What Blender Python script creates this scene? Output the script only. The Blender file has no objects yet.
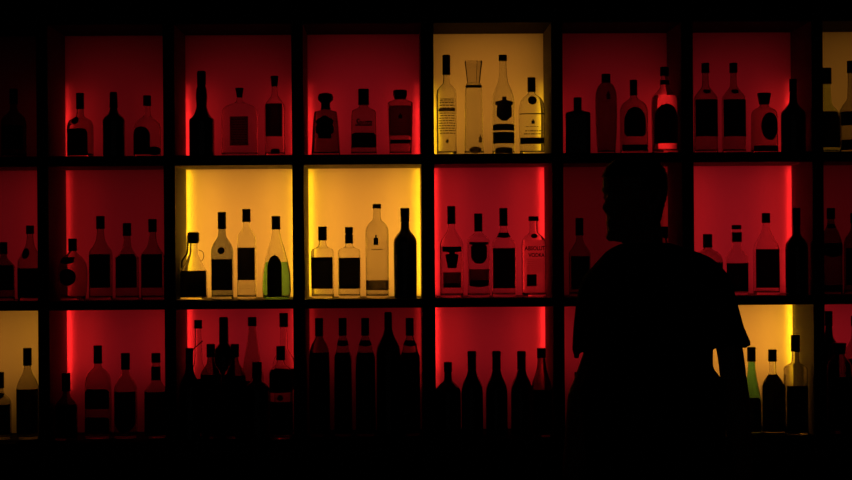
import bpy, bmesh, math, random
from mathutils import Vector, Matrix
random.seed(7)
sc = bpy.context.scene
COL = sc.collection
PI = math.pi

# ------------------------------------------------------------------ camera / picture scale
FPX = 1714.3            # focal length in pixels of the 852-wide frame
CAMD = 6.0              # camera stands 6 m in front of the shelf fronts (y = 0)
CAMZ = 1.5
ROLL = 0.0073
YAW = 0.0178            # the camera is turned a degree to the right of square-on
CX = -CAMD*math.tan(YAW)

def at(px, py, Y):
    """pixel -> (x, z) on the vertical plane y = Y"""
    xu = px - ROLL * (py - 240.0)
    yu = py + ROLL * (px - 426.0)
    u, v = (xu - 426.0) / FPX, (240.0 - yu) / FPX
    t = (CAMD + Y) / (math.cos(YAW) - u * math.sin(YAW))
    return CX + t * (u * math.cos(YAW) + math.sin(YAW)), CAMZ + t * v

def scale(px, Y):
    """metres per pixel there"""
    u = (px - 426.0) / FPX
    return (CAMD + Y) / (math.cos(YAW) - u * math.sin(YAW)) / FPX

def lin(r, g, b):
    f = lambda c: (c/255/12.92) if c/255 <= .04045 else ((c/255+.055)/1.055)**2.4
    return (f(r), f(g), f(b), 1)

# ------------------------------------------------------------------ materials
def mat(name):
    m = bpy.data.materials.new(name); m.use_nodes = True
    nt = m.node_tree; nt.nodes.clear()
    out = nt.nodes.new('ShaderNodeOutputMaterial')
    return m, nt, out

def principled(name, col, rough=.5, metal=0.0, noise=0.0, scale=20, coat=0.0, bump=0.0, spec=.5):
    m, nt, out = mat(name)
    p = nt.nodes.new('ShaderNodeBsdfPrincipled')
    p.inputs['Roughness'].default_value = rough
    p.inputs['Specular IOR Level'].default_value = spec
    p.inputs['Metallic'].default_value = metal
    p.inputs['Coat Weight'].default_value = coat
    if noise or bump:
        tc = nt.nodes.new('ShaderNodeTexCoord')
        n = nt.nodes.new('ShaderNodeTexNoise'); n.inputs['Scale'].default_value = scale
        n.inputs['Detail'].default_value = 5
        nt.links.new(tc.outputs['Object'], n.inputs['Vector'])
    if noise:
        mx = nt.nodes.new('ShaderNodeMix'); mx.data_type = 'RGBA'
        nt.links.new(n.outputs['Fac'], mx.inputs[0])
        mx.inputs[6].default_value = (col[0]*(1-noise), col[1]*(1-noise), col[2]*(1-noise), 1)
        mx.inputs[7].default_value = (min(1, col[0]*(1+noise)), min(1, col[1]*(1+noise)), min(1, col[2]*(1+noise)), 1)
        nt.links.new(mx.outputs[2], p.inputs['Base Color'])
    else:
        p.inputs['Base Color'].default_value = (*col[:3], 1)
    if bump:
        b = nt.nodes.new('ShaderNodeBump'); b.inputs['Strength'].default_value = bump
        nt.links.new(n.outputs['Fac'], b.inputs['Height'])
        nt.links.new(b.outputs['Normal'], p.inputs['Normal'])
    nt.links.new(p.outputs[0], out.inputs[0])
    return m

def glass(name, col, rough=0.0, ior=1.45):
    m, nt, out = mat(name)
    g = nt.nodes.new('ShaderNodeBsdfGlass')
    g.inputs['Color'].default_value = (*col, 1); g.inputs['Roughness'].default_value = rough
    g.inputs['IOR'].default_value = ior
    nt.links.new(g.outputs[0], out.inputs[0])
    return m

def translucent(name, col, diff=0.0):
    m, nt, out = mat(name)
    t = nt.nodes.new('ShaderNodeBsdfTranslucent'); t.inputs[0].default_value = (*col, 1)
    d = nt.nodes.new('ShaderNodeBsdfDiffuse'); d.inputs[0].default_value = (*col, 1)
    mx = nt.nodes.new('ShaderNodeMixShader'); mx.inputs[0].default_value = diff
    nt.links.new(t.outputs[0], mx.inputs[1]); nt.links.new(d.outputs[0], mx.inputs[2])
    nt.links.new(mx.outputs[0], out.inputs[0])
    return m

M = {
    'laminate': principled('pale_laminate', (.18, .18, .22), .7, noise=.06, scale=8, spec=.12),
    'edge': principled('front_edge_shade', (.012, .010, .010), .5, noise=.2, scale=40),  # shade put into the colour: near-black for board fronts the panels leave unlit
    'boxinner': principled('light_box_lining', (.35, .35, .35), .8, noise=.03),
    'opal': translucent('opal_acrylic', (.92, .92, .92), .12),
    'wood_dark': principled('dark_stained_wood', (.022, .016, .013), .8, noise=.4, scale=12, spec=.08),
    'stone': principled('black_counter_top', (.010, .010, .010), .35, noise=.4, scale=60),
    'wallp': principled('dark_plaster', (.016, .013, .012), .85, noise=.25, scale=6, bump=.1),
    'floorm': principled('dark_floor_tile', (.02, .017, .015), .5, noise=.3, scale=9),
    'ceil': principled('dark_ceiling_paint', (.014, .012, .012), .9, noise=.2, scale=5),
    'clear': glass('clear_glass', (.97, .975, .97)),
    'smoky': glass('smoky_glass', (.84, .83, .82)),
    'dim': glass('full_dark_glass', (.66, .64, .64)),
    'grey': glass('dark_grey_glass', (.74, .76, .80)),
    'frost': glass('frosted_glass', (.90, .90, .90), .18, 1.3),
    'olive': glass('pale_green_glass', (.90, .95, .80)),
    'green_dark': principled('dark_green_glass', (.006, .02, .010), .12, coat=.6, noise=.2),
    'black_glass': principled('black_bottle_glass', (.008, .006, .006), .12, coat=.6, noise=.2),
    'brown_dark': principled('dark_brown_glass', (.022, .010, .006), .12, coat=.6, noise=.2),
    'cap': principled('black_cap', (.012, .011, .011), .4, noise=.2, scale=60),
    'capred': principled('dark_foil', (.05, .02, .02), .4, noise=.2, scale=60),
    'paper': translucent('label_paper', (.42, .40, .38), .3),
    'paper_black': translucent('black_label', (.20, .19, .19), .3),
    'ink': principled('label_ink', (.010, .008, .008), .6, noise=.1, scale=90),
    'thin': translucent('thin_label_paper', (.72, .68, .66), .15),
    'sheer': translucent('sheer_label_film', (.90, .88, .86), .1),
    'liquid_clear': glass('clear_spirit', (.985, .985, .98), 0, 1.15),
    'liquid_green': glass('green_liqueur', (.52, .84, .58), 0, 1.2),
    'liquid_mint': glass('mint_green_liquid', (.44, .84, .62), 0, 1.2),
    'liquid_amber': glass('brown_spirit', (.80, .66, .45), 0, 1.2),
    'skin': principled('skin', (.30, .17, .12), .55, noise=.08, scale=30),
    'hair': principled('dark_hair', (.012, .008, .006), .5, noise=.4, scale=120, bump=.3),
    'shirt': principled('black_cotton', (.010, .010, .011), .9, noise=.25, scale=150, bump=.15),
    'trouser': principled('dark_denim', (.012, .013, .018), .9, noise=.25, scale=150, bump=.1),
    'leather': principled('black_leather', (.012, .010, .010), .4, noise=.2, scale=60),
    'sole': principled('rubber_sole', (.02, .02, .02), .8, noise=.2),
}

# ------------------------------------------------------------------ object helpers
def link(name, bm, m, parent=None, smooth=False, loc=None):
    me = bpy.data.meshes.new(name)
    bmesh.ops.recalc_face_normals(bm, faces=bm.faces[:])
    bm.to_mesh(me); bm.free()
    mats = m if isinstance(m, (list, tuple)) else [m]
    for k in mats: me.materials.append(M[k])
    if smooth:
        for p in me.polygons: p.use_smooth = True
    o = bpy.data.objects.new(name, me); COL.objects.link(o)
    if parent: o.parent = parent
    if loc: o.location = loc
    return o

def empty(name, loc, label, cat, group=None):
    o = bpy.data.objects.new(name, None); COL.objects.link(o)
    o.empty_display_size = .05
    o.location = loc; o['label'] = label; o['category'] = cat
    if group: o['group'] = group
    return o

def add_box(bm, x0, x1, y0, y1, z0, z1, bev=0.0):
    v = [bm.verts.new((x, y, z)) for x in (x0, x1) for y in (y0, y1) for z in (z0, z1)]
    fs = [bm.faces.new([v[i] for i in q]) for q in
          ((0, 1, 3, 2), (4, 6, 7, 5), (0, 4, 5, 1), (2, 3, 7, 6), (0, 2, 6, 4), (1, 5, 7, 3))]
    if bev:
        es = set(e for f in fs for e in f.edges)
        bmesh.ops.bevel(bm, geom=list(es), offset=bev, segments=2, affect='EDGES')
    return fs

def box(name, dims, m, parent=None, bev=0.0):
    bm = bmesh.new(); add_box(bm, *dims, bev=bev)
    return link(name, bm, m, parent)

def structure(name, dims, m):
    o = box(name, dims, m); o['kind'] = 'structure'; o['label'] = name.replace('_', ' ') + ' of the dark bar room'
    o['category'] = name.split('_')[0]
    return o

def tube(bm, pts, radii, n=12, sub=5, cap=True):
    """round tapered tube through pts (Catmull-Rom)"""
    P = [Vector(p) for p in pts]; R = list(radii)
    pp, rr = [], []
    for i in range(len(P)-1):
        p0, p1, p2, p3 = P[max(i-1, 0)], P[i], P[i+1], P[min(i+2, len(P)-1)]
        for k in range(sub):
            t = k/sub
            pp.append(.5*((2*p1)+(-p0+p2)*t+(2*p0-5*p1+4*p2-p3)*t*t+(-p0+3*p1-3*p2+p3)*t**3))
            rr.append(R[i]+(R[i+1]-R[i])*t)
    pp.append(P[-1]); rr.append(R[-1])
    if cap:   # rounded ends
        d0 = (pp[0]-pp[1]).normalized(); d1 = (pp[-1]-pp[-2]).normalized()
        pp = [pp[0]+d0*rr[0]*.92, pp[0]+d0*rr[0]*.6] + pp + [pp[-1]+d1*rr[-1]*.6, pp[-1]+d1*rr[-1]*.92]
        rr = [rr[0]*.38, rr[0]*.8] + rr + [rr[-1]*.8, rr[-1]*.38]
    up = None; rings = []
    for i, p in enumerate(pp):
        d = (pp[min(i+1, len(pp)-1)]-pp[max(i-1, 0)]).normalized()
        if up is None:
            up = Vector((0, 1, 0)) if abs(d.y) < .9 else Vector((1, 0, 0))
        a = (up-d*up.dot(d)).normalized(); b = d.cross(a); up = a
        rings.append([bm.verts.new(p+(a*math.cos(2*PI*k/n)+b*math.sin(2*PI*k/n))*rr[i]) for k in range(n)])
    for a, b in zip(rings, rings[1:]):
        for k in range(n): bm.faces.new((a[k], a[(k+1) % n], b[(k+1) % n], b[k]))
    bm.faces.new(rings[0][::-1]); bm.faces.new(rings[-1])

def pchip(xs, ys):
    """monotone cubic interpolation"""
    n = len(xs); h = [xs[i+1]-xs[i] for i in range(n-1)]; d = [(ys[i+1]-ys[i])/h[i] for i in range(n-1)]
    m = [0]*n; m[0] = d[0]; m[-1] = d[-1]
    for i in range(1, n-1):
        m[i] = 0 if d[i-1]*d[i] <= 0 else 2*d[i-1]*d[i]/(d[i-1]+d[i])
    def f(x):
        x = min(max(x, xs[0]), xs[-1]); i = 0
        while i < n-2 and x > xs[i+1]: i += 1
        t = (x-xs[i])/h[i]
        return ((2*t**3-3*t*t+1)*ys[i]+(t**3-2*t*t+t)*h[i]*m[i]+(-2*t**3+3*t*t)*ys[i+1]+(t**3-t*t)*h[i]*m[i+1])
    return f

# ------------------------------------------------------------------ setting
structure('floor', (-3.2, 3.2, -6.6, .9, -.05, 0), 'floorm')
structure('ceiling', (-3.2, 3.2, -6.6, .9, 2.9, 2.95), 'ceil')
structure('wall_back', (-3.2, 3.2, .49, .55, 0, 2.9), 'wallp')
structure('wall_left', (-3.25, -3.2, -6.6, .55, 0, 2.9), 'wallp')
structure('wall_right', (3.2, 3.25, -6.6, .55, 0, 2.9), 'wallp')

# ------------------------------------------------------------------ the backlit shelving
S0 = CAMD / FPX
# left and right faces of the uprights, read along the middle row
UPE = [(-93, -82), (37.4, 48.6), (164, 175.3), (292.6, 304), (422, 434.8), (552.6, 563.8), (682.6, 694.2), (813, 824), (944, 955)]
UXE = [(at(a, 232, 0)[0], at(b, 232, 0)[0]) for a, b in UPE]
UX = [(a+b)/2 for a, b in UXE]
UW = 11*S0
Z_BEAM = 1.5+217.0*S0
Z_R1, Z_R1b = 1.5+86.0*S0, 1.5+76*S0
Z_R2, Z_R2b = 1.5-59.0*S0, 1.5-67.6*S0
Z_R3 = 1.5-199.5*S0
DEP, BOXD = .32, .45
SHELF = {1: Z_R1, 2: Z_R2, 3: Z_R3}
OPEN = {1: (Z_R1, Z_BEAM), 2: (Z_R2, Z_R1b), 3: (Z_R3, Z_R2b)}

unit = empty('bottle_shelving', (0, .2, Z_R3-.02), 'wide black grid of open shelf cubbies with red and amber backlit panels', 'shelving')
OFF = Vector((0, -.2, -(Z_R3-.02)))
def ubox(name, d, m, front_dark=True):
    bm = bmesh.new()
    add_box(bm, d[0], d[1], d[2]+OFF.y, d[3]+OFF.y, d[4]+OFF.z, d[5]+OFF.z)
    o = link(name, bm, [m, 'edge'] if front_dark else m, unit)
    if front_dark:
        for p in o.data.polygons:
            if p.normal.y < -.9: p.material_index = 1
    return o
for xa, xb in UXE:
    ubox('upright', (xa, xb, 0, BOXD, Z_R3, Z_BEAM), 'laminate')
XL, XR = UXE[0][0], UXE[-1][1]
for (_, a), (b, _) in zip(UXE, UXE[1:]):
    for z0, z1 in ((Z_R1b, Z_R1), (Z_R2b, Z_R2)):
        ubox('shelf', (a+.0002, b-.0002, .001, BOXD-.001, z0, z1), 'laminate')
ubox('base_board', (XL, XR, 0, BOXD, Z_R3-.02, Z_R3-.0003), 'wood_dark')
ubox('top_board', (XL, XR, 0, BOXD, Z_BEAM+.0003, Z_BEAM+.05), 'wood_dark')
ubox('back_board', (XL, XR, BOXD+.0003, BOXD+.012, Z_R3-.02, Z_BEAM+.05), 'boxinner', False)

AMB, RED = (1.0, .345, .034), (1.0, .020, .036)
AMBE, REDE = (1.0, .50, .004), (1.0, .016, .015)
# (colour, level of the panel, level of left strip, level of right strip)
CELL = {
 (0,1): ('r', .006, 0, .04), (1,1): ('r', .105, .70, .30), (2,1): ('r', .14, 1.1, .75), (3,1): ('r', .22, .75, .90),
 (4,1): ('a', .48, 1.1, 1.0),  (5,1): ('r', .155, .45, .8), (6,1): ('r', .17, .2, 1.1), (7,1): ('a', .17, .1, .3),
 (0,2): ('r', .13, .1, .30), (1,2): ('r', .125, .40, .10), (2,2): ('a', 1.0, 2.2, 2.0), (3,2): ('a', 1.02, 2.0, 2.4),
 (4,2): ('r', .30, 1.0, 1.1), (5,2): ('r', .068, .06, .1), (6,2): ('r', .34, .75, 1.0), (7,2): ('r', .065, .05, .1),
 (0,3): ('a', .42, .3, .55), (1,3): ('r', .21, 1.3, .50), (2,3): ('r', .29, .90, .80), (3,3): ('r', .125, .20, .22),
 (4,3): ('r', .29, 1.15, 1.1), (5,3): ('r', .25, .3, .3), (6,3): ('a', 1.0, .9, 2.2), (7,3): ('r', .30, .3, .3),
}
def lamp(name, x, y, z, w, h, power, col):
    l = bpy.data.lights.new(name, 'AREA'); l.shape = 'RECTANGLE'; l.size = w; l.size_y = h
    l.energy = power; l.color = col
    o = bpy.data.objects.new(name, l); COL.objects.link(o); o.parent = unit
    o.location = (x, y+OFF.y, z+OFF.z); o.rotation_euler = (-PI/2, 0, 0)
for (c, r), (k, lv, sl, sr) in CELL.items():
    x0, x1 = UXE[c][1], UXE[c+1][0]
    z0, z1 = OPEN[r]
    p = ubox('light_panel', (x0+.0003, x1-.0003, DEP, DEP+.004, z0+.0003, z1-.0003), 'opal', False)
    p['label'] = ('amber' if k == 'a' else 'red') + ' glowing back panel'
    h = z1-z0
    if r == 1: za, zb, sa, sb = z0+.0*h, z0+(.98 if k == 'a' else .84)*h, z0+.0*h, z0+.56*h
    elif r == 2: za, zb, sa, sb = z0+.01*h, z1-.01*h, z0+.02*h, z1-.01*h
    else: za, zb, sa, sb = z0+(.50 if c in (2, 3) else .36)*h, z1-.01*h, z0+.46*h, z1-.01*h
    ys = DEP+.017
    A = (x1-x0-.03)*(zb-za)
    lamp('light_box_lamp', (x0+x1)/2, BOXD-.006, (za+zb)/2, x1-x0-.03, zb-za, lv*PI*A*(1.14 if k == 'a' else .95), AMB if k == 'a' else RED)
    for xs, s in ((x0+.007, sl), (x1-.007, sr)):
        if s > 0:
            side = 1 if xs < (x0+x1)/2 else -1
            ce = AMBE if k == 'a' else REDE
            runs = {1: ((0, .40, 1), (.40, .50, .6), (.50, .60, .25)), 2: ((.02, .99, 1),), 3: ((.56, .99, 1), (.46, .56, .7), (.34, .46, .35))}[r]
            for f0, f1, g in runs:
                lamp('strip_lamp', xs, ys, z0+(f0+f1)/2*h, .008, (f1-f0)*h, g*s*PI*.008*(f1-f0)*h*6.0, ce)
            lamp('strip_glow_fill', x0+.06 if side > 0 else x1-.06, DEP+.07, (sa+sb)/2, .11, sb-sa, s*PI*.11*(sb-sa)*.36, (1, .40, .02) if k == 'a' else ce)  # added wide fill lamp, no real fixture: softens the falloff beside the strip

# back-bar counter under the shelving
cn = empty('back_bar_counter', (0, .18, 0), 'black back bar counter unit carrying the backlit bottle shelves', 'counter')
bm = bmesh.new(); add_box(bm, XL, XR, -.16, .25, 0.08, Z_R3-.062); add_box(bm, XL+.02, XR-.02, -.10, .25, 0, .08)
link('cabinet_body', bm, 'wood_dark', cn)
bm = bmesh.new(); add_box(bm, XL, XR, -.20, .26, Z_R3-.062, Z_R3-.0205, bev=.004)
link('worktop', bm, 'stone', cn)
for i in range(8):
    a, b = UX[i]+.008, UX[i+1]-.008
    d = box('cabinet_door', (a, b, -.18, -.16, .10, Z_R3-.075), 'wood_dark', cn, bev=.003)
    bm = bmesh.new(); tube(bm, [(b-.05, -.205, .52), (b-.05, -.205, .66)], [.005, .005], n=8, sub=1)
    tube(bm, [(b-.05, -.205, .54), (b-.05, -.178, .54)], [.004, .004], n=8, sub=1)
    tube(bm, [(b-.05, -.205, .64), (b-.05, -.178, .64)], [.004, .004], n=8, sub=1)
    link('handle', bm, 'cap', d, True)

# soffit over the shelving
so = box('trim_1', (-3.2, 3.2, -.02, .49, Z_BEAM+.052, 2.9), 'wallp'); so['kind'] = 'structure'
so['label'] = 'dark soffit above the shelving'; so['category'] = 'trim'

# ------------------------------------------------------------------ bottles
class Shape:
    """profile in metres above the shelf: half width by height, oval / square section"""
    def __init__(s, zs, rs, n, flat):
        s.f = pchip(zs, rs); s.n = n; s.flat = flat; s.z0 = zs[0]; s.z1 = zs[-1]; s.rmax = max(rs)
    def sec(s, z):
        rx = s.f(z); lo = min(.017, s.rmax*.6)
        t = min(max((rx-lo)/max(s.rmax*.92-lo, 1e-4), 0), 1); t = t*t*(3-2*t)
        return rx, rx*(1+(s.flat-1)*t), 2+(s.n-2)*t
    def depth(s, x, z):
        rx, ry, n = s.sec(z); u = min(abs(x/rx), .995)
        return -ry*(1-u**n)**(1/n)

def ring(bm, rx, ry, n, z, N, inset=0):
    vs = []
    for k in range(N):
        a = 2*PI*(k+.5)/N; c, q = math.cos(a), math.sin(a)
        vs.append(bm.verts.new(((rx-inset)*math.copysign(abs(c)**(2/n), c), (ry-inset)*math.copysign(abs(q)**(2/n), q), z)))
    return vs
def bridge(bm, a, b):
    n = len(a)
    for k in range(n): bm.faces.new((a[k], a[(k+1) % n], b[(k+1) % n], b[k]))

def shape_mesh(sh, hollow, N=40, wall=.0022, base=.007, za=None, zb=None, inset=0):
    bm = bmesh.new()
    lo = sh.z0 if za is None else za; hi = sh.z1 if zb is None else zb
    K = max(10, int((hi-lo)/.005))
    zs = [lo+(hi-lo)*i/K for i in range(K+1)]
    outer = []
    first = sh.sec(lo)
    outer.append(ring(bm, first[0]-.003, first[1]-.003, first[2], lo, N, inset))       # rounded foot
    for i, z in enumerate(zs):
        rx, ry, n = sh.sec(z)
        outer.append(ring(bm, rx, ry, n, z+(.0025 if i == 0 else 0), N, inset))
    for a, b in zip(outer, outer[1:]): bridge(bm, a, b)
    bm.faces.new(outer[0][::-1])
    if hollow:
        inner = []
        for z in zs:
            if z < lo+base: continue
            rx, ry, n = sh.sec(z); inner.append(ring(bm, rx, ry, n, z, N, wall))
        for a, b in zip(inner, inner[1:]): bridge(bm, b, a)
        bm.faces.new(inner[0])
        bridge(bm, outer[-1], inner[-1])
    else:
        bm.faces.new(outer[-1])
    return bm

def lathe(pts, N=28):
    bm = bmesh.new(); rs = [ring(bm, r, r, 2, z, N) for z, r in pts]
    for a, b in zip(rs, rs[1:]): bridge(bm, a, b)
    bm.faces.new(rs[0][::-1]); bm.faces.new(rs[-1])
    return bm

LAB = {
 'rect': lambda s: 1.0,
 'arch': lambda s: math.sqrt(max(0, 1-(1-s/.34)**2))*.98+.02 if s < .34 else 1.0,
 'low_arch': lambda s: .62+.38*math.sqrt(max(0, 1-(1-s/.22)**2)) if s < .22 else 1.0,
 'oval': lambda s: max(.05, math.sqrt(max(0, 1-(2*s-1)**2))),
 'tomb': lambda s: max(.06, math.sqrt(max(0, 1-(1-s/.5)**2))) if s < .5 else (1.0 if s < .9 else 1-.25*(s-.9)/.1),
 'shield': lambda s: 1.0 if s < .12 else (.70 if s < .2 else (.84 if s < .62 else max(.12, .84*math.sqrt(max(0, 1-((s-.62)/.40)**2))))),
 'tshield': lambda s: 1.0 if s < .26 else (.30 if s < .36 else (.68 if s < .50 else .68-.22*(s-.50)/.5)),
 'crest': lambda s: .24 if s < .14 else (.60 if s < .20 else (1.0 if s < .34 else (.80 if s < .45 else (.86 if s < .8 else max(.3, .86-.56*(s-.8)/.2))))),
 'bowl': lambda s: 1.0 if s < .7 else max(.1, 1-.9*((s-.7)/.3)**2),
 'ornate': lambda s: (.15+.85*(s/.22)) if s < .22 else (1.0 if s < .36 else (.86 if s < .46 else (1.0 if s < .8 else .72))),
 'figure': lambda s: .35 if s < .3 else 1.0,
}

def label_mesh(sh, cx, z0, z1, hw, kind, eps=.0012):
    """sheet curved over the front of the bottle, z1 top"""
    bm = bmesh.new(); NZ, NX = 30 if kind not in ('rect',) else 6, 12
    fr, bk = [], []
    for i in range(NZ+1):
        s = min(max(i/NZ, .0), 1); z = z1+(z0-z1)*s; w = hw*LAB[kind](s)
        a, b = [], []
        for k in range(NX+1):
            x = cx+w*(2*k/NX-1); r = sh.f(z)*.985; x = max(-r, min(r, x))
            # even spacing near the limb
            y = sh.depth(x, z)
            a.append(bm.verts.new((x*1.012, y-eps, z))); b.append(bm.verts.new((x*1.004, y-eps*.35, z)))
        fr.append(a); bk.append(b)
    for i in range(NZ):
        for k in range(NX):
            bm.faces.new((fr[i][k], fr[i][k+1], fr[i+1][k+1], fr[i+1][k]))
            bm.faces.new((bk[i][k], bk[i+1][k], bk[i+1][k+1], bk[i][k+1]))
    for i in range(NZ):
        bm.faces.new((fr[i][0], fr[i+1][0], bk[i+1][0], bk[i][0])); bm.faces.new((fr[i][NX], bk[i][NX], bk[i+1][NX], fr[i+1][NX]))
    for k in range(NX):
        bm.faces.new((fr[0][k], bk[0][k], bk[0][k+1], fr[0][k+1])); bm.faces.new((fr[NZ][k], fr[NZ][k+1], bk[NZ][k+1], bk[NZ][k]))
    bmesh.ops.remove_doubles(bm, verts=bm.verts[:], dist=1e-6)
    return bm

def text_bm(word, width, height, slant=0.0):
    cu = bpy.data.curves.new('t', 'FONT'); cu.body = word; cu.align_x = 'CENTER'; cu.resolution_u = 3
    cu.shear = slant; cu.offset = .03
    o = bpy.data.objects.new('t', cu); COL.objects.link(o)
    dg = bpy.context.evaluated_depsgraph_get(); dg.update()
    me = bpy.data.meshes.new_from_object(o.evaluated_get(dg))
    bm = bmesh.new(); bm.from_mesh(me)
    bpy.data.objects.remove(o); bpy.data.meshes.remove(me); bpy.data.curves.remove(cu)
    xs = [v.co.x for v in bm.verts]; ys = [v.co.y for v in bm.verts]
    for v in bm.verts:
        v.co = Vector(((v.co.x-(max(xs)+min(xs))/2)/(max(xs)-min(xs))*width, 0, (v.co.y-min(ys))/(max(ys)-min(ys))*height))
    return bm

GROUP = {1: 'bottles on the top shelf', 2: 'bottles on the middle shelf', 3: 'bottles on the bottom shelf'}
ROWN = {1: 'top', 2: 'middle', 3: 'bottom'}
ORD = ['first', 'second', 'third', 'fourth', 'fifth', 'sixth', 'seventh', 'eighth']

def B(c, r, x, cap, prof, look, pos, glass='clear', n=2, flat=1.0, labels=(), Y=.13, liquid=None, capm='cap', name='liquor_bottle', extra=None, foot=None):
    """cap: list of (py, w) from top to bottom; prof: list of (py, w) of the glass below the cap"""
    s = scale(x, Y); zsh = SHELF[r]
    X, _ = at(x, prof[-1][0], Y)
    hz = lambda py: at(x, py, Y)[1]-zsh
    cell = '%s %s-row cubby' % (ORD[c], ROWN[r])
    root = empty(name, (X, Y, zsh), '%s, %s in %s' % (look, pos, cell), 'bottle', GROUP[r])
    # glass profile (bottom up)
    pts = [(hz(py), w*s/2) for py, w in prof][::-1]
    pts = [p for p in pts if p[0] > .012]
    pts = [(0.0006, (foot or prof[-1][1])*s/2)]+pts
    if cap:
        cap_z = [(hz(py), w*s/2) for py, w in cap][::-1]
        neck = pts[-1][1]
        pts.append(((cap_z[0][0]+cap_z[-1][0])/2 if cap_z[-1][0]-cap_z[0][0] < .03 else cap_z[0][0]+.015, min(neck, cap_z[0][1]*.86)))
    zs = [p[0] for p in pts]; rs = [p[1] for p in pts]
    for i in range(1, len(zs)):
        if zs[i] <= zs[i-1]: zs[i] = zs[i-1]+.0008
    sh = Shape(zs, rs, n, flat)
    opaque = glass in ('green_dark', 'black_glass', 'brown_dark')
    link('glass_body', shape_mesh(sh, not opaque), glass, root, True)
    if cap:
        b = .0008; ct = cap_z[-1]
        cz = cap_z[:-1]+[(ct[0]-b, ct[1]), (ct[0], ct[1]-b*1.5)]
        cz = [(cz[0][0], cz[0][1]-.0006), (cz[0][0]+.0006, cz[0][1])]+cz[1:]
        o = link('cap', lathe(cz), capm, root, True)
        e = o.modifiers.new('e', 'EDGE_SPLIT'); e.split_angle = .6
    for L in labels:
        kind, y0, y1, w = L[0], L[1], L[2], L[3]
        mm = L[4] if len(L) > 4 and L[4] else 'paper'; cx = (L[5] if len(L) > 5 else 0)*s
        nm = L[6] if len(L) > 6 else 'label'
        link(nm, label_mesh(sh, cx, max(.004, hz(y1)), hz(y0), w*s/2, kind), mm, root, True)
    if liquid:
        lm, ly = liquid
        link('liquid', shape_mesh(sh, False, N=32, za=.009, zb=hz(ly), inset=.0030), lm, root, True)
    if extra: extra(root, sh, s, hz)
    return root

def text_on(word, y_top, y_bot, w, m='ink', slant=0, cx=0, part='lettering'):
    def f(root, sh, s, hz):
        bm = text_bm(word, w*s, (y_bot-y_top)*s, slant); z0 = hz(y_bot)
        for v in bm.verts:
            xx = v.co.x+cx*s; zz = v.co.z+z0; v.co = Vector((xx, sh.depth(xx, zz)-.0016, zz))
        link(part, bm, m, root)
    return f
def lines_on(y0, y1, w, rows, m='ink', cx=0, seed=1, h=.55):
    """rows of tiny unreadable print as broken dashes"""
    def f(root, sh, s, hz):
        rnd = random.Random(seed); bm = bmesh.new()
        for i in range(rows):
            y = y0+(y1-y0)*(i+.5)/rows; zt, zb = hz(y-h/2), hz(y+h/2)
            u = -w/2+rnd.uniform(0, .12)*w
            while u < w/2-.8:
                e = min(w/2, u+rnd.uniform(1.2, 4.0))
                k = max(1, int((e-u)/1.2)); prev = None
                for j in range(k+1):
                    xx = (u+(e-u)*j/k+cx)*s
                    q = [bm.verts.new((xx, sh.depth(xx, z)-.0016, z)) for z in (zt, zb)]
                    if prev: bm.faces.new((prev[0], q[0], q[1], prev[1]))
                    prev = q
                u = e+.7
        link('fine_print', bm, m, root)
    return f
def seal(y, w, m='paper_black', cx=0, part='seal'):
    return ('oval', y-w/2, y+w/2, w, m, cx, part)
def both(*fs):
    def f(*a):
        for g in fs: g(*a)
    return f
def loop_strap(pts_px, rad=.0022, m='cap', part='handle', dy=0.0):
    def f(root, sh, s, hz):
        bm = bmesh.new()
        tube(bm, [(dx*s, dy, hz(py)) for dx, py in pts_px], [rad]*len(pts_px), n=8, sub=6)
        link(part, bm, m, root, True)
    return f
def C(y0, y1, w, w2=None):      # plain cap
    return [(y0, w), (y1, w2 or w)]
# ---- top row
B(0,1,14, C(89,104,8), [(105,7),(110,8),(118,22),(124,25),(155,25)], 'dark bottle barely showing in unlit cubby', 'rightmost', 'dim', labels=[('rect',126,150,21)])
B(0,1,-14, C(96,108,8), [(109,7),(118,23),(155,24)], 'dark bottle cut off by picture edge', 'leftmost', 'dim', labels=[('rect',125,150,20)])
B(1,1,80.5, C(93,109,8), [(110,7),(116,8),(121,22),(128,26),(157,26)], 'round bottle with handle-like dark blob and black label', 'leftmost', 'smoky', n=2.3,
  labels=[('low_arch',129,156,21,'paper_black',-1.5),('oval',117,125,8,'paper_black',-3.5,'neck_tag')], extra=loop_strap([(-9,124),(-12.5,127),(-13,134),(-11,138)],.0018,part='ring_handle'))
B(1,1,114, [(92,7),(94,7.6),(108,8.4)], [(108,7.5),(113,10),(118,20),(121,22.5),(157,22.5)], 'tall black long-necked bottle', 'middle', 'black_glass')
B(1,1,147.5, C(95.5,106,8), [(106,6.5),(116,7.5),(119,16),(124,25),(130,27),(157,27)], 'clear broad-shouldered bottle with arched black label', 'rightmost', 'clear', n=2.3,
  labels=[('arch',127,155,18,'paper_black',-4.5),('oval',147,156,13,'paper_black',8,'medallion')])
B(2,1,202, [(71,7.5),(72.5,9),(85,9)], [(85,8),(90,10.5),(98,11.5),(106,10.5),(113,14),(117.5,20),(119,24),(121,25),(156,25)], 'tall black bottle with swollen neck', 'leftmost', 'black_glass')
B(2,1,240, [(88,8.5),(97.5,5.5)], [(98,6),(102,7.5),(104,18),(107,30),(111,35),(120,36.5),(156,36.5)], 'wide flat clear flask with small stopper and square label', 'middle', 'clear', n=4.5, flat=.5, labels=[('rect',117,146,18,'thin')], extra=lines_on(119,144,16,10,seed=3))
B(2,1,275, [(76,8),(86.5,6)], [(86.5,5.5),(95,7),(102,16),(106,20),(112,20.5),(156,20.5)], 'slender clear bottle with off-centre rectangular label', 'rightmost', 'clear', n=2.5,
  labels=[('rect',104,137,16.5,'paper',-.5),('arch',149,154.5,9,'paper',1,'base_label')])
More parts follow.
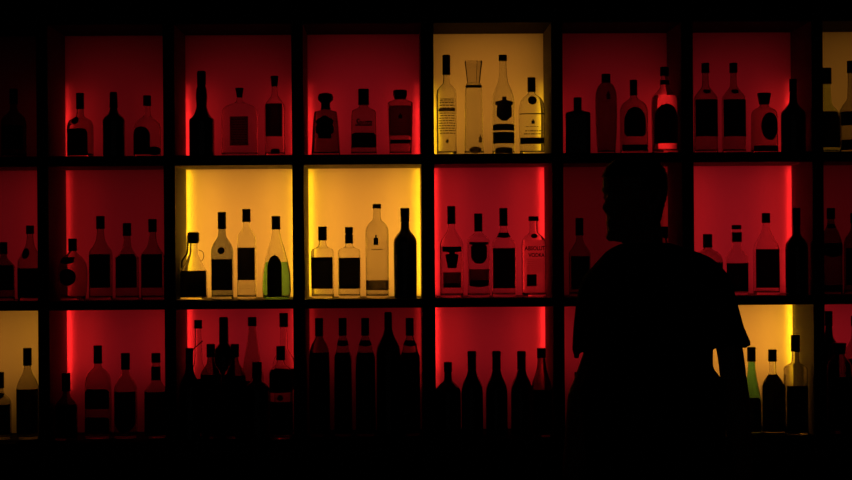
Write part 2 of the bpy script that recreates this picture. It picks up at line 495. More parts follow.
B(3,1,326, [(93,7),(94,13),(97,15.5),(100,15),(102.5,10),(103,9),(107.5,9),(109,10)], [(109.5,9),(110.5,12),(111,20),(112.5,22.5),(155,29)], 'tapered square decanter with round black knob stopper', 'leftmost', 'dim', n=6, flat=.62,
  labels=[('ornate',116,139,18,'paper_black',-.8)], name='decanter')
B(3,1,364, C(89,105,11), [(105.5,9),(108,12),(110.5,23),(113,25),(155,26)], 'flat-shouldered bottle with script lettering and arched lower label', 'middle', 'smoky', n=5, flat=.6,
  labels=[('low_arch',133,148,24.5,'paper_black')], extra=text_on('Sauza',119,126.5,17,slant=.35))
B(3,1,400.5, [(90,12.5),(91,14),(95,14),(99,11.5)], [(99.5,9),(101,20),(103,25),(107,25),(135,23.5),(155,22)], 'wide-capped bottle tapering to the base, thin dark band', 'rightmost', 'smoky', n=5, flat=.6,
  labels=[('rect',106,136,22,'sheer'),('rect',140,144,20,'paper_black',0,'band'),('figure',114,119,3.5,'ink',0,'emblem')], extra=lines_on(121,133,16,3,seed=5,m='thin'))
B(4,1,447, [(55,7.2),(56,8),(75,8)], [(75.5,6.6),(83,7.2),(87,14),(91,19.5),(97,20.4),(155,20)], 'tall slim clear bottle covered in fine print', 'leftmost', 'clear', n=2,
  extra=both(lines_on(98,110,16,4,seed=11,m='thin'),lines_on(99.5,110,15,4,seed=13,h=.9),lines_on(112.5,135,16.5,9,seed=12,h=.9)), labels=[('oval',139.8,143.6,3,'thin',0,'emblem'),('rect',109,112,16,'thin')])
def glass_stopper(root, sh, s, hz):
    bm = bmesh.new(); rs = []
    for y, w in ((83,12.5),(80,13.5),(72,15),(62.5,17.5),(61,17)):
        rr = []
        for k in range(8):
            a = 2*PI*(k+.5)/8; rr.append(bm.verts.new((w*s/2*math.cos(a)/.924, w*s/2*math.sin(a)/.924, hz(y))))
        rs.append(rr)
    for a, b in zip(rs, rs[1:]): bridge(bm, a, b)
    bm.faces.new(rs[0][::-1]); bm.faces.new(rs[-1]); link('glass_stopper', bm, 'smoky', root)
B(4,1,474, None, [(83,13),(84.5,15),(87,16.5),(91,17),(155,19.5)], 'square clear bottle with faceted glass stopper', 'second from left', 'clear', n=5, flat=1,
  labels=[('rect',85.5,88.5,15.5,'paper_black',0,'neck_band'),('oval',147,154,12,'thin',1,'base_emblem'),('figure',136,143,3,'thin',6,'emblem')], extra=glass_stopper, liquid=('liquid_clear',92))
B(4,1,503.5, C(55,61,8.4), [(61.2,7.2),(75,8.5),(82,10.5),(90,17),(97,21.5),(103,23),(155,22.5)], 'tall clear bottle, black crest above two bands', 'third from left', 'clear', n=2,
  labels=[('crest',97.5,121.5,17.5,'paper_black',.5,'crest'),('low_arch',124.5,131,21,'paper_black',0,'band'),('rect',132.5,144,21,'paper_black'),('arch',147.5,154,17,'paper',0,'base_label')])
B(4,1,532, C(77.5,92,8.2), [(92.5,7),(94.5,9),(97.5,17),(103,23.5),(110,26),(115,26.5),(155,25)], 'broad-shouldered clear bottle with round black seal and base band', 'rightmost', 'clear', n=3, flat=.8,
  labels=[seal(101,8.6),('rect',114,115,25,'ink',0,'line'),('rect',138,144.5,24,'paper_black',0,'band'),('figure',120,124.5,3.2,'ink',.5,'emblem')], extra=both(lines_on(126.5,128,14,1,seed=21),lines_on(130,136,19,2,seed=22,h=.9)))
B(5,1,578, C(97.5,110,8.2), [(110.5,7.4),(111.3,14),(112,22),(113.5,25),(155,25)], 'short square-shouldered black bottle', 'leftmost', 'black_glass', n=5, flat=.7)
B(5,1,606.5, C(74,82.5,9), [(83,8),(84,12),(88,17.5),(94,21),(100,22),(125,21.5),(155,18)], 'smooth bullet-shaped dark red bottle without label', 'second from left', 'dim', labels=[('figure',92,100,4,'thin',1,'emblem')])
B(5,1,634, C(80,95.5,7.6), [(96,6.6),(98,8),(103,21),(107,26),(112,28),(155,28)], 'broad bottle with tall arched label, lower strip', 'third from left', 'smoky', n=3, flat=.75,
  labels=[('tomb',107.5,137,21.5,'paper_black'),('rect',145,151,25,'paper_black',0,'strip')])
B(5,1,665, [(67,8.6),(76,8.6)], [(76.3,6.4),(79.5,6.4),(80.3,9.4),(85,9.4),(86.5,9),(91,14),(95,22),(99,26),(105,26.5),(155,25.5)], 'bright red-lit bottle with arched black label, ringed neck', 'rightmost', 'clear', n=2.2, Y=.07,
  labels=[('arch',104.5,144,22.5,'paper_black'),('rect',80.3,85,9,'paper_black',0,'neck_ring')], liquid=('liquid_clear',96))
def tall_label(c, r, x, look, pos): 
    B(c,r,x, C(63,73,8), [(73.2,6.4),(86,7.4),(91,14),(95,20),(98,23),(155,23.5)], look, pos, 'smoky', n=2.6,
      labels=[('rect',100,137,22,'paper_black'),('bowl',90,94.5,7,'paper_black',0,'neck_label')])
tall_label(6,1,706,'clear bottle with tall black label and pointed neck tag','leftmost')
tall_label(6,1,734,'bottle with tall black label and neck tag','second from left')
B(6,1,764.5, [(93,13.5),(94,14),(104.5,10)], [(105,8.5),(107,11),(110,22),(115,26),(155,27)], 'squat round bottle with flared stopper, oval label', 'third from left', 'smoky', n=2.2,
  labels=[('oval',113,141,17.5,'paper_black',3),('rect',146,152,24,'paper',0,'base_label')])
B(6,1,793.5, C(79,92,7.6), [(92,7),(102,8),(108,16),(112,23),(116,24.5),(155,24.5)], 'tall dark bottle against the side wall', 'rightmost', 'brown_dark', Y=.05)
B(7,1,827, C(68,84,10), [(84.5,8),(95,9),(104,11),(110,20),(115,25),(152,25)], 'greenish long-necked bottle with dark body label', 'leftmost', 'olive', Y=.21, labels=[('rect',112,148,24,'paper_black')])
B(7,1,852, C(61,73,9), [(73.5,7.6),(98,9),(106,19),(112,24),(152,24)], 'dark capped bottle at picture edge', 'right of greenish bottle', 'smoky', labels=[('rect',112,126,23,'paper_black'),('rect',140,150,23,'paper_black')])
# ---- middle row
B(0,2,4, C(242,254,7.6), [(254.5,6.5),(258,8),(264,18),(267,22),(298,22)], 'low bottle with broad label at picture edge', 'leftmost', 'dim', labels=[('rect',265,290,21)])
B(0,2,30.5, C(225.5,234,8), [(234.3,6.5),(243,8),(252,15),(262,25),(298,25)], 'sloping-shouldered bottle with dark neck tag', 'right of the low bottle', 'smoky', labels=[('rect',268,297,24,'paper_black'),('oval',248,259,8,'paper_black',-3,'neck_tag')])
B(1,2,73, C(238.5,251,8.6), [(251.3,7),(253.5,10),(258,20),(265,27.5),(275,29.5),(290,28),(298,24)], 'round-bellied bottle with circular black label', 'leftmost', 'smoky',
  labels=[seal(277,17,'paper_black',-3,'label'),('bowl',257,264,15,'paper_black',-4,'shoulder_label')])
def trio(x, dy, look, pos, glass='smoky'):
    B(1,2,x, C(217+dy,230+dy,8.6), [(230.3+dy,7),(240+dy,9),(247+dy,15),(252+dy,22),(257,23.5),(299,23.5)], look, pos, glass, n=2.4, labels=[('rect',254,287.5,20.5,'paper_black')])
trio(101,-1,'tall-capped bottle with square black label','second from left')
trio(127.5,6,'shorter-necked bottle with square black label','third from left')
trio(153,2,'bottle with square black label half behind the upright','rightmost')
B(2,2,194, [(232,9),(233,11.5),(241,11.5),(243.5,9)], [(243.8,7.6),(253,8.5),(259,13),(265,19),(269,23),(272,26.5),(298,26.5)], 'squat bottle with strap handle and wide black label', 'leftmost', 'clear', n=3,
  labels=[('rect',270.5,297,26,'paper_black')], extra=both(loop_strap([(-5.5,236),(-5.8,246),(-6.5,253),(-9,257),(-11.5,261),(-12,267)],.003,part='handle'),loop_strap([(5,250),(9,252),(10,257),(8,261)],.0012,part='neck_ring')))
B(2,2,222.5, C(212,229,8.4), [(229.3,7.4),(236,8.5),(240,13),(246,20),(251,22.5),(298,22)], 'smoky dark bottle with round neck seal', 'second from left', 'grey', labels=[('rect',259,290,20.5,'paper_black'),seal(250.5,7,'paper_black',0,'seal')])
B(2,2,247, C(209,222,8.4), [(222.3,6.8),(228,7.6),(232,13),(237,18.5),(244,19.5),(298,19.5)], 'clear straight bottle with tall rectangular black label', 'third from left', 'clear', n=2.4,
  labels=[('rect',247.5,280,17,'paper_black')], liquid=('liquid_clear',281), extra=lines_on(284,290,13,2,seed=31,m='thin'))
B(2,2,276.5, C(216,229.5,8.8), [(229.8,7.6),(236,9.5),(250,17.5),(263,24),(277,28.5),(289,29),(298,26)], 'conical clear bottle half full of green liquid', 'rightmost', 'clear', labels=[('arch',255,296,14.5,'paper_black',-1)], liquid=('liquid_green',262), name='liquor_bottle')
B(3,2,323, C(226.5,240.5,8.8), [(241,7.4),(245.5,8),(247.5,13),(249.5,21),(252.5,23),(298,22.5)], 'square bottle with tall black cap and big black label', 'leftmost', 'clear', n=4.5, labels=[('rect',257,288.5,21.5,'paper_black',-.6)])
B(3,2,349.5, [(227,8.2),(233.3,8.2),(233.6,7),(234.4,7),(234.7,8.2),(243.5,8.2)], [(244,7.2),(247,9),(249,20),(252,22.5),(298,22)], 'square bottle with ringed cap and black label', 'second from left', 'clear', n=4.5, labels=[('rect',257.5,288.5,21,'paper_black',.6)])
B(3,2,377.5, C(204,208.5,8.6), [(208.8,7.4),(217,7.8),(220,9.5),(224,17.5),(229,22.5),(234,23.5),(298,23)], 'tall frosted bottle with tiny dark figure', 'third from left', 'frost', n=2.2,
  labels=[('figure',235,245,4.6,'ink',-1,'emblem'),('rect',280,290,22.5,'thin',0,'base_band')], extra=both(lines_on(248.5,250.5,11,1,seed=41,m='thin',h=1.2)), liquid=('liquid_clear',241))
B(3,2,405.5, [(208,9),(209,9.2),(215,9.2),(216,8.8),(222,8.8)], [(222.3,8.4),(228,8.6),(231,10.5),(235,17),(240,22.5),(244,23.4),(299,23)], 'opaque dark green bottle', 'rightmost', 'green_dark')
B(4,2,452, C(206,224,8.2), [(224.3,6.8),(229,7.8),(235,14),(241,21.5),(246,23.5),(298,23.5)], 'red-lit bottle with black T-shaped crest label', 'leftmost', 'clear', labels=[('tshield',246.5,268,18.5,'paper_black',0,'crest'),('rect',272,287.5,17.5,'thin'),('rect',283,287.5,17.5,'paper_black',0,'band')], n=2.2, liquid=('liquid_clear',246))
B(4,2,478.8, C(213.5,231.5,8.4), [(232,7),(234,10),(237,19),(240,22.5),(244,23.5),(298,23)], 'square-shouldered bottle with black shield label', 'second from left', 'clear', n=3, labels=[('shield',242,263.5,18.8,'paper_black',0,'shield'),('bowl',269,287,19.5,'thin'),('bowl',280,287,19,'paper_black',0,'band')], liquid=('liquid_clear',241))
B(4,2,504, C(208,226,8.4), [(226.3,7),(231,8.5),(238,15.5),(241,21.5),(245,24),(298,24)], 'bottle with black collar, tall black label', 'third from left', 'clear', n=2.4, labels=[('rect',248,288,21.8,'paper_black'),('bowl',232.5,238,16,'paper_black',0,'collar')])
B(4,2,534, C(216.3,221,10), [(221.3,8),(231,8.2),(233.5,10.5),(236.5,18),(241,23.5),(246,25),(298,24.5)], 'clear vodka bottle with flat cap and printed lettering', 'rightmost', 'clear', n=2,
  labels=[('oval',233.6,238.2,6.4,'paper_black',0,'medallion'),('rect',274,286,9.5,'paper_black',-3,'black_square')],
  extra=both(text_on('ABSOLUT',246,250.4,20.5,cx=.4),text_on('VODKA',252.8,257,16.5,cx=2),lines_on(258,273,17,7,seed=51,m='thin',h=.7)), liquid=('liquid_clear',240))
B(5,2,580, C(218,235.5,8), [(236,6.6),(241,8),(248,16),(254,22),(298,22)], 'slim capped bottle left of the standing man', 'leftmost', 'smoky', labels=[('rect',256,289,18.5,'paper_black')])
B(5,2,664, C(226.5,238,9), [(238.3,7.4),(244,9),(250,20),(254,23),(297,23)], 'bottle mostly hidden behind the neck of the man', 'rightmost', 'smoky', labels=[('rect',258,288,20,'paper_black')])
B(6,2,708, C(234,247.5,9.4), [(248,7.5),(249.5,10),(252,20),(257,28),(263,30.5),(296,30)], 'wide round-shouldered bottle behind the shoulder of the man', 'leftmost', 'smoky', labels=[('rect',262,288,27,'paper_black')])
B(6,2,737, C(225,229.3,9.6), [(229.5,8),(231.5,8),(232,10.2),(242,10.2),(243,9),(249,11),(253,18),(258,22.5),(296,22.5)], 'bottle with two-tier black neck', 'second from left', 'clear', labels=[('rect',263,291,21.5,'paper_black'),('rect',232.2,242,9.8,'paper_black',0,'neck_band')])
B(6,2,766.5, C(213,223,8.4), [(223.3,6.8),(229,8),(237,15),(245,23.5),(251,26),(296,26)], 'sloping-shouldered bottle with large square label', 'third from left', 'clear', labels=[('rect',249,287.5,23.5,'paper_black')], n=2.4)
B(6,2,797, C(208,226,7.8), [(226.3,7.2),(234,8),(239,15),(244,21.5),(249,22.5),(296,22.5)], 'tall black bottle against the side wall', 'rightmost', 'brown_dark', Y=.05)
B(7,2,831.5, C(208,219,8.4), [(219.3,7),(225,8),(232,15),(242,21),(247,22),(295,22)], 'dim bottle with dark slanting label at shelf end', 'leftmost', 'dim', labels=[('bowl',243,257,21.5,'paper_black'),('bowl',224,228.5,9,'paper_black',0,'neck_label'),('rect',285,291,20,'paper_black',0,'band')])
B(7,2,855, C(213,223,8.4), [(223.3,7),(229,8),(240,20),(246,22),(295,22)], 'dim capped bottle cut off at picture edge', 'rightmost', 'dim', labels=[('rect',248,285,20,'paper_black')])
# ---- bottom row
B(0,3,28, C(348,365.5,8.6), [(366,7),(371,8.5),(380,17),(388,22),(440,22)], 'amber-lit bottle with tall black cap and dark label', 'rightmost', 'smoky', labels=[('rect',388.5,432,21.5,'paper_black')])
B(0,3,0, C(372,388,9), [(388.3,7.4),(393,9),(399,20),(404,23),(440,23)], 'shorter bottle cut off by the picture edge', 'leftmost', 'smoky', labels=[('rect',404,434,22,'paper_black'),('bowl',393,398,10,'paper_black',0,'neck_label')])
B(1,3,66.5, C(373,391,8.6), [(391.3,7),(396,8.5),(402,18),(406,22),(440,22)], 'short dark bottle beside the left upright', 'leftmost', 'dim', Y=.08, labels=[('rect',404,436,21,'paper_black')])
B(1,3,98.5, C(345.5,363.5,8.6), [(364,7.2),(367.5,8.5),(370,15),(376,23),(384,26),(392,26.5),(440,26.5)], 'wide round-shouldered bottle with two dark labels', 'second from left', 'smoky', n=2.2, labels=[('low_arch',388,408,23.5,'paper_black'),('low_arch',416,433,23.5,'paper_black',0,'lower_label')])
B(1,3,126, C(353,369.5,9), [(370,7.2),(374,8.5),(381,17),(389,23),(440,23)], 'plain-capped bottle with one tall dark label', 'third from left', 'smoky', n=2.2, labels=[('bowl',391,433,21,'paper_black')])
B(1,3,156.5, C(353,362.5,9), [(363,7.6),(366,7.6),(366.5,9.4),(380,9.4),(382,11),(387,18),(391,23.5),(440,23.5)], 'bottle with banded neck beside the right upright', 'rightmost', 'smoky', labels=[('rect',391,434,22.5,'paper_black'),('rect',366.3,380,9.2,'paper_black',0,'neck_band')])
# third cubby: two ranks
B(2,3,199, C(320,328.5,8), [(328.8,6.2),(348,7.4),(362,8.5),(376,20),(384,22),(437,22)], 'slim long-necked clear bottle with slanting strap', 'back rank', 'clear', Y=.19, labels=[('rect',378,430,21,'paper_black')], extra=loop_strap([(4.5,341),(0,345),(-4.5,349),(-6,356),(-7,360)],.0022,part='strap',dy=-.016))
B(2,3,190, C(348,364,7.4), [(364,7),(372,9),(384,19),(390,21),(440,21)], 'dark narrow-necked bottle by the left upright', 'leftmost front', 'black_glass', Y=.05)
B(2,3,224.5, [(317,8),(318,9),(343,9.6)], [(343,9.4),(346,14),(351,20),(357,23),(437,23)], 'tall black bottle between two capped ones', 'back rank', 'black_glass', Y=.2)
B(2,3,211.5, C(344,357,8.6), [(357.3,7),(363,8.5),(370,17),(376,21),(441,21)], 'front bottle with square black cap and dark label', 'left of centre', 'dim', Y=.09, labels=[('rect',374,432,20.5,'paper_black')])
B(2,3,235.5, C(344,357,8.6), [(357.3,7),(363,8.5),(370,17),(377,22),(441,22)], 'front bottle with square black cap, broad label', 'right of centre', 'dim', Y=.09, labels=[('rect',375,432,21.5,'paper_black')])
B(2,3,253, C(317,326,8.8), [(326.3,7.4),(332,8.5),(350,13.5),(365,19),(378,22.5),(437,22.5)], 'tall conical-necked clear bottle', 'back rank', 'smoky', Y=.2, labels=[('rect',380,430,21,'paper_black')])
B(2,3,257.5, C(362,378.5,9.8), [(379,8),(381,10),(384,18),(389,24),(440,24)], 'short black bottle before the conical-necked one', 'front rank', 'brown_dark', Y=.08)
B(2,3,284.5, C(313,327,8.6), [(327.3,7.2),(348,8.5),(358,19),(366,23),(436,23)], 'tall clear-necked bottle by the right upright', 'back rank', 'clear', Y=.2, labels=[('rect',368,390,21.5,'paper_black')])
B(2,3,281.3, C(346,360,9), [(360.5,7.4),(364,9),(368,18),(374,23.5),(440,23.5)], 'front bottle with broad dark label and small seal', 'rightmost front', 'clear', Y=.06, labels=[('rect',369,392,22,'paper_black'),('rect',401,434,23,'paper_black',0,'lower_label'),seal(397,6,'paper_black')])
# fourth cubby
B(3,3,320, C(318,336,8.2), [(336.3,7.2),(339,9),(345,15.5),(352,19.5),(360,20.5),(440,20.5)], 'dark bottle with wide sloping shoulders', 'leftmost', 'dim', labels=[('rect',352,432,19.8,'paper_black')])
def collared(x, w, look, pos):
    B(3,3,x, C(318,335.5,8.2), [(336,7),(340,9.5),(346,w-6),(350,w-5),(358,w),(440,w)], look, pos, 'smoky', labels=[('bowl',340,346,14.5,'paper_black',0,'collar'),('rect',352,432,w-1,'paper_black')])
collared(343.5,18,'slim bottle with black collar under the cap','second from left')
collared(366,20,'bottle with collar, left of tallest one','third from left')
B(3,3,389, [(312,6.6),(313,7.6),(328,8)], [(328,7.8),(334,10.5),(341,17),(347,22.5),(354,24.5),(440,24.5)], 'tallest all-black bottle', 'second from right', 'black_glass')
collared(410.5,20,'bottle with black collar against the right upright','rightmost')
# fifth cubby
B(4,3,448.5, C(362,372,8.2), [(372,7.4),(380,8.2),(384,16),(389,24),(393,25.5),(440,25.5)], 'black broad-shouldered bottle, shortest', 'leftmost', 'black_glass')
def wine(x, look, pos):
    B(4,3,x, [(351,8.2),(352,9),(356,9),(357,8.6),(370,8.8)], [(370,8.6),(375,11),(382,17.5),(388,21),(394,22),(440,22)], look, pos, 'black_glass')
wine(472.5,'black wine bottle next to the shortest bottle','second from left')
wine(497,'black straight-sided wine bottle','middle')
wine(522,'black wine bottle beside the reddish-necked bottle','second from right')
B(4,3,542, C(348,358,9), [(358,8),(366,9),(374,13),(388,20.5),(440,20.5)], 'sloping-necked bottle with reddish glass neck', 'rightmost', 'dim', Y=.05, labels=[('rect',389,434,20,'paper_black')])
B(5,3,579, C(372,388,8.4), [(388,7.6),(396,9),(404,20),(410,22),(440,22)], 'black bottle half hidden by the arm', 'leftmost', 'black_glass')
B(6,3,752, C(347,361.5,8.6), [(361.8,8),(370,9),(384,13.5),(397,18.5),(404,20),(437,20)], 'flared green-glass bottle beside the arm of the man', 'leftmost', 'clear', labels=[('low_arch',397,432,15.5,'paper_black')], liquid=('liquid_mint',362), name='liquor_bottle')
B(6,3,773, C(349.5,361.5,8.6), [(362,6.8),(373,7.6),(377,13),(382,19.5),(387,22.5),(437,22.5)], 'clear-necked bottle with dark-filled sloping body', 'middle', 'clear', labels=[('low_arch',374,432,22,'paper_black')])
B(6,3,796, C(335,351.5,9), [(352,7),(362,8),(366,19),(369,22),(437,22)], 'square-shouldered clear bottle at the side wall', 'rightmost', 'smoky', n=4, Y=.05, labels=[('rect',385,432,21,'paper_black')])
B(7,3,829.5, C(311,326,7.8), [(326.3,7),(336,8.5),(344,17),(350,21),(437,21)], 'tall dark bottle behind the shorter one', 'leftmost', 'brown_dark', Y=.19)
B(7,3,840, C(343,354,14,12), [(354.3,10),(358,15),(364,23),(370,24),(437,24)], 'short bottle with wide flat stopper', 'in front', 'dim', Y=.08, labels=[('rect',376,428,22,'paper_black')])
B(7,3,856, C(316,326,8.4), [(326.3,7),(338,8.5),(350,20),(356,22),(437,22)], 'dark bottle cut off at picture edge', 'rightmost', 'smoky', Y=.19, labels=[('rect',358,430,20,'paper_black')])
# ------------------------------------------------------------------ the man standing behind the bar
YP = -1.35
def pp(px, py, dy=0.0):
    x, z = at(px, py, YP); return Vector((x, YP+dy, z))
SP = scale(640, YP)
def loft(bm, rings, N=32):
    """rings: (centre, half width, half depth, exponent)"""
    rs = []
    for cc, hw, hd, n in rings:
        r = []
        for k in range(N):
            a = 2*PI*k/N; c, q = math.cos(a), math.sin(a)
            r.append(bm.verts.new((cc.x+hw*math.copysign(abs(c)**(2/n), c), cc.y+hd*math.copysign(abs(q)**(2/n), q), cc.z)))
        rs.append(r)
    for a, b in zip(rs, rs[1:]): bridge(bm, a, b)
    bm.faces.new(rs[0][::-1]); bm.faces.new(rs[-1])
def smooth_rings(rows, sub=4):
    out = []; ys = [r[0] for r in rows]
    fs = [pchip(ys, [r[i] for r in rows]) for i in range(1, len(rows[0]))]
    for i in range(len(ys)-1):
        for k in range(sub):
            y = ys[i]+(ys[i+1]-ys[i])*k/sub; out.append([y]+[f(y) for f in fs])
    out.append(list(rows[-1])); return out
def torso(bm, grow, rows):
    loft(bm, [(pp(cx, y, dy), hw*SP+grow, hd+grow, 2.3) for y, cx, hw, hd, dy in smooth_rings(rows)])

def remesh(bm, voxel, name, m, parent, smooth=4, rough=0.0, loc=None):
    me = bpy.data.meshes.new('tmp'); bmesh.ops.recalc_face_normals(bm, faces=bm.faces[:]); bm.to_mesh(me); bm.free()
    o = bpy.data.objects.new('tmp', me); COL.objects.link(o)
    r = o.modifiers.new('r', 'REMESH'); r.mode = 'VOXEL'; r.voxel_size = voxel
    s = o.modifiers.new('s', 'SMOOTH'); s.iterations = smooth; s.factor = .5
    dg = bpy.context.evaluated_depsgraph_get(); dg.update()
    nm = bpy.data.meshes.new_from_object(o.evaluated_get(dg))
    bpy.data.objects.remove(o); bpy.data.meshes.remove(me)
    nm.name = name; nm.materials.clear(); nm.materials.append(M[m])
    for p in nm.polygons: p.use_smooth = True
    if loc:
        for v in nm.vertices: v.co -= loc
    q = bpy.data.objects.new(name, nm); COL.objects.link(q)
    if parent: q.parent = parent
    return q

XC = at(650, 480, YP)[0]
ROOT = Vector((XC, YP, 0))
man = empty('person', ROOT, 'man in dark short-sleeved shirt standing before the shelves, head turned left', 'person')

rows_body = [(248,641,22,.062,.0),(256,646,36,.075,.0),(266,653,54,.095,.0),(285,655,62,.112,.005),(320,653,63,.120,.0),(360,650,60,.112,-.005),(410,649,56,.100,-.005),(450,649,60,.105,.0),(485,650,63,.115,.005),(510,650,60,.105,.008)]
bm = bmesh.new()
torso(bm, 0, rows_body)
# neck
tube(bm, [pp(646,262,.012), pp(643,246,.004), pp(640,226,-.006)], [.064, .056, .056], n=20)
# arms: upper arm, forearm, wrist
RA = [pp(706,286,.01), pp(727,335,.012), pp(735,380,.02), pp(736,402,.008), pp(738,470,-.075)]
LA = [pp(603,286,.01), pp(602,336,.012), pp(587,386,.03), pp(582,402,.02), pp(570,472,-.065)]
for A in (RA, LA): tube(bm, A, [.040, .036, .036, .039, .027], n=20)
def hand(bm, wr, fwd, side, inward):
    """relaxed hand: palm and five bent fingers. fwd = down the arm, side = across the palm towards the thumb, inward = way the palm faces"""
    fwd = fwd.normalized(); side = (side-fwd*side.dot(fwd)).normalized()
    nrm = fwd.cross(side); nrm = nrm if nrm.dot(inward) > 0 else -nrm
    for u in (-.030, -.015, 0, .015, .029):         # palm, one flat mass
        tube(bm, [wr+side*u*.5, wr+fwd*.045+side*u, wr+fwd*.095+side*u*1.02], [.014, .0150, .0125], n=10, sub=3)
    for u, L in ((.030, .072), (.010, .080), (-.010, .074), (-.029, .058)):
        k = wr+fwd*.098+side*u
        d1 = (fwd+nrm*.22+side*u*2).normalized(); d2 = (fwd+nrm*.65+side*u*1.0).normalized(); d3 = (fwd*.75+nrm*.85).normalized()
        a = k+d1*L*.45; c1 = a+d2*L*.32; c2 = c1+d3*L*.23
        tube(bm, [k-fwd*.03, k, a, c1, c2], [.0092, .0095, .0086, .0078, .0068], n=10, sub=3)
    t0 = wr+fwd*.022+side*.022
    tube(bm, [t0, t0+(fwd*.8+side*.6+nrm*.25)*.032, t0+(fwd*1.0+side*.46+nrm*.42)*.058, t0+(fwd*1.1+side*.30+nrm*.55)*.076], [.014, .0125, .0102, .0084], n=10, sub=3)
hand(bm, RA[-1], RA[-1]-RA[-2]+Vector((.0, .03, 0)), Vector((-.3, -1, 0)), Vector((-1, 0, 0)))
hand(bm, LA[-1], LA[-1]-LA[-2]+Vector((0, .02, 0)), Vector((.3, -1, 0)), Vector((1, 0, 0)))
# legs and feet
LEGS = []
for sx in (-1, 1):
    hx = XC+sx*.092; kx = XC+sx*.105; ax = XC+sx*.115
    pts = [Vector((hx, YP+.01, .86)), Vector((kx-.0*sx, YP-.005, .66)), Vector((kx, YP+.0, .49)), Vector((ax, YP+.025, .30)), Vector((ax, YP+.035, .085))]
    LEGS.append((ax, pts))
    tube(bm, pts, [.092, .080, .058, .054, .038], n=20)
    tube(bm, [Vector((ax, YP+.06, .045)), Vector((ax, YP+.0, .05)), Vector((ax+sx*.01, YP-.10, .032)), Vector((ax+sx*.012, YP-.15, .026))], [.034, .038, .036, .022], n=14)
# head, turned to the left of the picture
HC = pp(635, 199, -.012)                   # middle of the head
CH = at(635, 241.5, YP)[1]; HH = at(635, 156.5, YP)[1]-CH
HROT = Matrix.Rotation(-math.radians(62), 3, 'Z')
def hp(fw, sd, t):                          # forward, sideways, height fraction -> world
    v = HROT @ Vector((sd, -fw, 0)); return Vector((HC.x+v.x, HC.y+v.y, CH+t*HH))
HEAD = [(-.005,.058,-.040,.010),(.02,.076,-.018,.028),(.07,.083,.010,.042),(.14,.084,.045,.052),(.22,.083,.064,.060),(.35,.083,.072,.067),(.50,.083,.082,.0725),(.60,.091,.088,.075),
        (.72,.092,.087,.0755),(.83,.082,.078,.070),(.91,.064,.060,.057),(.97,.036,.036,.036),(1.0,.006,.012,.012)]
HEADS = smooth_rings(HEAD, 3)
def head_ring(bm, t, f, b, w, N=40, grow=0):
    r = []
    for k in range(N):
        a = 2*PI*k/N; c, q = math.cos(a), math.sin(a)
        mid = (f-b)/2; half = (f+b)/2+grow
        r.append(bm.verts.new(hp(mid+half*math.copysign(abs(c)**.92, c), (w+grow)*math.copysign(abs(q)**.92, q), t)))
    return r
rs = [head_ring(bm, *x) for x in HEADS]
for a, b in zip(rs, rs[1:]): bridge(bm, a, b)
bm.faces.new(rs[0][::-1]); bm.faces.new(rs[-1])
tube(bm, [hp(.076,0,.55), hp(.089,0,.46), hp(.096,0,.395), hp(.089,0,.355)], [.009,.0105,.012,.009], n=12)       # nose
for s in (-1, 1):
    tube(bm, [hp(.086,s*.009,.345), hp(.080,s*.016,.352)], [.007,.006], n=8)                                       # nostril wings
    tube(bm, [hp(.084,s*.012,.605), hp(.079,s*.034,.615), hp(.064,s*.054,.59)], [.008,.0085,.006], n=10)           # brow
    tube(bm, [hp(.073,s*.020,.515), hp(.071,s*.034,.520), hp(.062,s*.046,.515)], [.007,.0105,.006], n=10)          # eye in its lids
    tube(bm, [hp(.058,s*.036,.37), hp(.046,s*.050,.41), hp(.02,s*.060,.45)], [.018,.019,.014], n=12)                                        # cheekbone
    tube(bm, [hp(-.004,s*.071,.37), hp(-.012,s*.078,.46), hp(-.020,s*.083,.56), hp(-.006,s*.079,.60), hp(.006,s*.073,.54)], [.008,.009,.009,.008,.006], n=10)  # ear
tube(bm, [hp(.079,-.022,.228), hp(.088,0,.238), hp(.079,.022,.228)], [.004,.0062,.004], n=8)                       # lips
tube(bm, [hp(.078,-.020,.200), hp(.088,0,.196), hp(.078,.020,.200)], [.004,.0066,.004], n=8)
tube(bm, [hp(.078,-.012,.06), hp(.082,.0,.055), hp(.078,.012,.06)], [.012,.013,.012], n=8)                         # chin
remesh(bm, .0036, 'body', 'skin', man, 5, loc=ROOT)

# short hair: a shell over the skull, lower at the back
bm = bmesh.new(); N = 56; prev = None; rnd = random.Random(3)
hrows = smooth_rings(HEAD, 8)
last = None
for t, f, b, w in hrows:
    if t < .12: continue
    r = []
    for k in range(N):
        a = 2*PI*k/N; c, q = math.cos(a), math.sin(a)
        mid = (f-b)/2; half = (f+b)/2
        g = .003+.003*rnd.random()
        r.append((bm.verts.new(hp(mid+(half+g)*c, (w+g)*q, t+.02*t)), c))
    if prev:
        for k in range(N):
            cm = (prev[k][1]+prev[(k+1) % N][1])/2
            lim = .16 if cm < -.5 else (.26 if cm < -.2 else (.44 if cm < .05 else (.58 if cm < .35 else .755)))
            if t > lim: bm.faces.new((prev[k][0], prev[(k+1) % N][0], r[(k+1) % N][0], r[k][0]))
    prev = r
bm.faces.new([v for v, _ in prev])
bmesh.ops.delete(bm, geom=[v for v in bm.verts if not v.link_faces], context='VERTS')
for v in bm.verts: v.co -= ROOT
hair = link('hair', bm, 'hair', man, True)
sm = hair.modifiers.new('s', 'SOLIDIFY'); sm.thickness = .010; sm.offset = -1

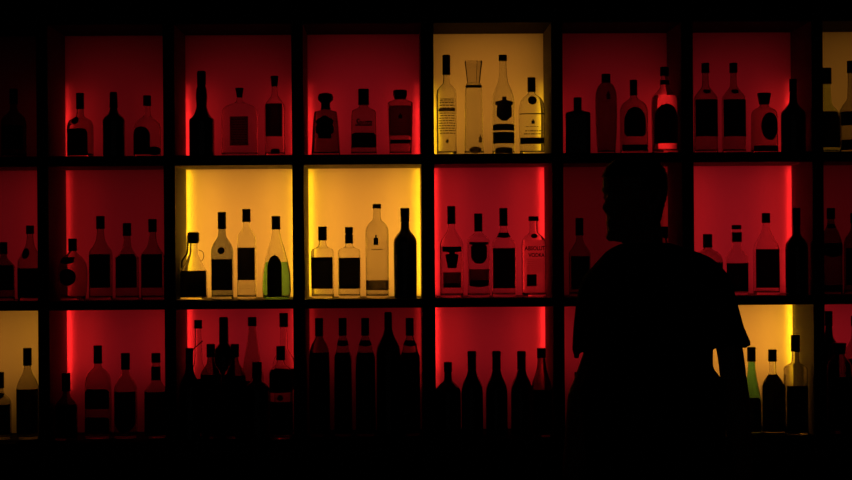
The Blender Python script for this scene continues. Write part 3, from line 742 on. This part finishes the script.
# T-shirt
rows_shirt = [(243,646,22,.060,.0),(249,648.5,37,.076,.0),(258,655,53,.092,.0),(268,656.5,62,.104,.0),(290,655,65,.118,.003),(320,652,64,.124,.0),(350,649,61,.120,-.004),(366,649,61,.116,-.004),(378,650.5,67.5,.114,-.004),(394,652,71,.114,-.004),(425,652,71,.114,-.004),(455,651,69,.116,.0),(490,650,67,.124,.004)]
bm = bmesh.new(); torso(bm, .006, rows_shirt)
tube(bm, [pp(700,268,.005), pp(714,283,.01), pp(723,312,.011), pp(732,345,.012)], [.036, .046, .046, .046], n=24, cap=False)
tube(bm, [pp(610,270,.005), pp(598,287,.01), pp(592,318,.011), pp(590,352,.012)], [.036, .048, .047, .048], n=24, cap=False)
tube(bm, [pp(732,318,.012), pp(741,334,.012), pp(749,344,.012)], [.02,.018,.009], n=12)
tube(bm, [pp(736,338,.012), pp(745,346.5,.012)], [.012,.008], n=12)
tube(bm, [pp(577,345,.012), pp(577,357,.012)], [.012,.009], n=10)
shirt = remesh(bm, .006, 'shirt', 'shirt', man, 3, loc=ROOT)
# shirt collar ribbing
bm = bmesh.new()
for k in range(28):
    pass
ringp = [pp(643.5, 249.5)+Vector((.066*math.cos(2*PI*k/28)+.004*math.sin(2*PI*k/28), .066*math.sin(2*PI*k/28), .010*math.sin(2*PI*k/28)-.002)) for k in range(29)]
tube(bm, ringp, [.008]*29, n=8, sub=2, cap=False)
for v in bm.verts: v.co -= ROOT
link('collar', bm, 'shirt', shirt, True)

# trousers
bm = bmesh.new()
torso(bm, .010, [(462,650,61,.112,.0),(480,650,63,.117,.005),(500,650,64,.118,.008),(515,650,60,.108,.008)])
for ax, p in LEGS:
    tube(bm, p[:4]+[Vector((ax, YP+.03, .10))], [.088, .094, .074, .068, .066], n=22, cap=False)
tr = remesh(bm, .008, 'trousers', 'trouser', man, 4, loc=ROOT)
for sx, (ax, p) in zip((-1, 1), LEGS):
    bm = bmesh.new()
    tube(bm, [Vector((ax, YP+.075, .055)), Vector((ax, YP+.0, .060)), Vector((ax+sx*.01, YP-.10, .044)), Vector((ax+sx*.013, YP-.165, .036))], [.041, .046, .044, .030], n=16)
    for v in bm.verts:
        if v.co.z < .014: v.co.z = .014
        v.co -= ROOT
    sho = link('shoe', bm, 'leather', man, True)
    bm = bmesh.new(); vs = []
    for lvl in (0.0, .016):
        vs.append([bm.verts.new((ax+sx*.006+.047*math.cos(a)*(1 if math.sin(a) < 0 else .9)-ROOT.x, YP-.045+.148*math.sin(a)-ROOT.y, lvl)) for a in [2*PI*k/32 for k in range(32)]])
    bridge(bm, vs[0], vs[1]); bm.faces.new(vs[0][::-1]); bm.faces.new(vs[1]); link('sole', bm, 'sole', sho)
# ------------------------------------------------------------------ world, camera, view
w = bpy.data.worlds.new('night'); sc.world = w; w.use_nodes = True
w.node_tree.nodes['Background'].inputs[0].default_value = (1, .8, .8, 1)
w.node_tree.nodes['Background'].inputs[1].default_value = .004
cam = bpy.data.cameras.new('camera'); co = bpy.data.objects.new('camera', cam); COL.objects.link(co)
cam.sensor_width = 36; cam.lens = 36*FPX/852; cam.clip_start = .05
co.location = (CX, -CAMD, CAMZ); co.rotation_euler = (PI/2, ROLL, -YAW)
sc.camera = co
sc.view_settings.view_transform = 'Standard'; sc.view_settings.look = 'None'
sc.view_settings.exposure = 0; sc.view_settings.gamma = 1; sc.view_settings.use_curve_mapping = False
cy = sc.cycles
cy.max_bounces = 20; cy.transmission_bounces = 18; cy.diffuse_bounces = 4; cy.glossy_bounces = 4
cy.sample_clamp_indirect = 3
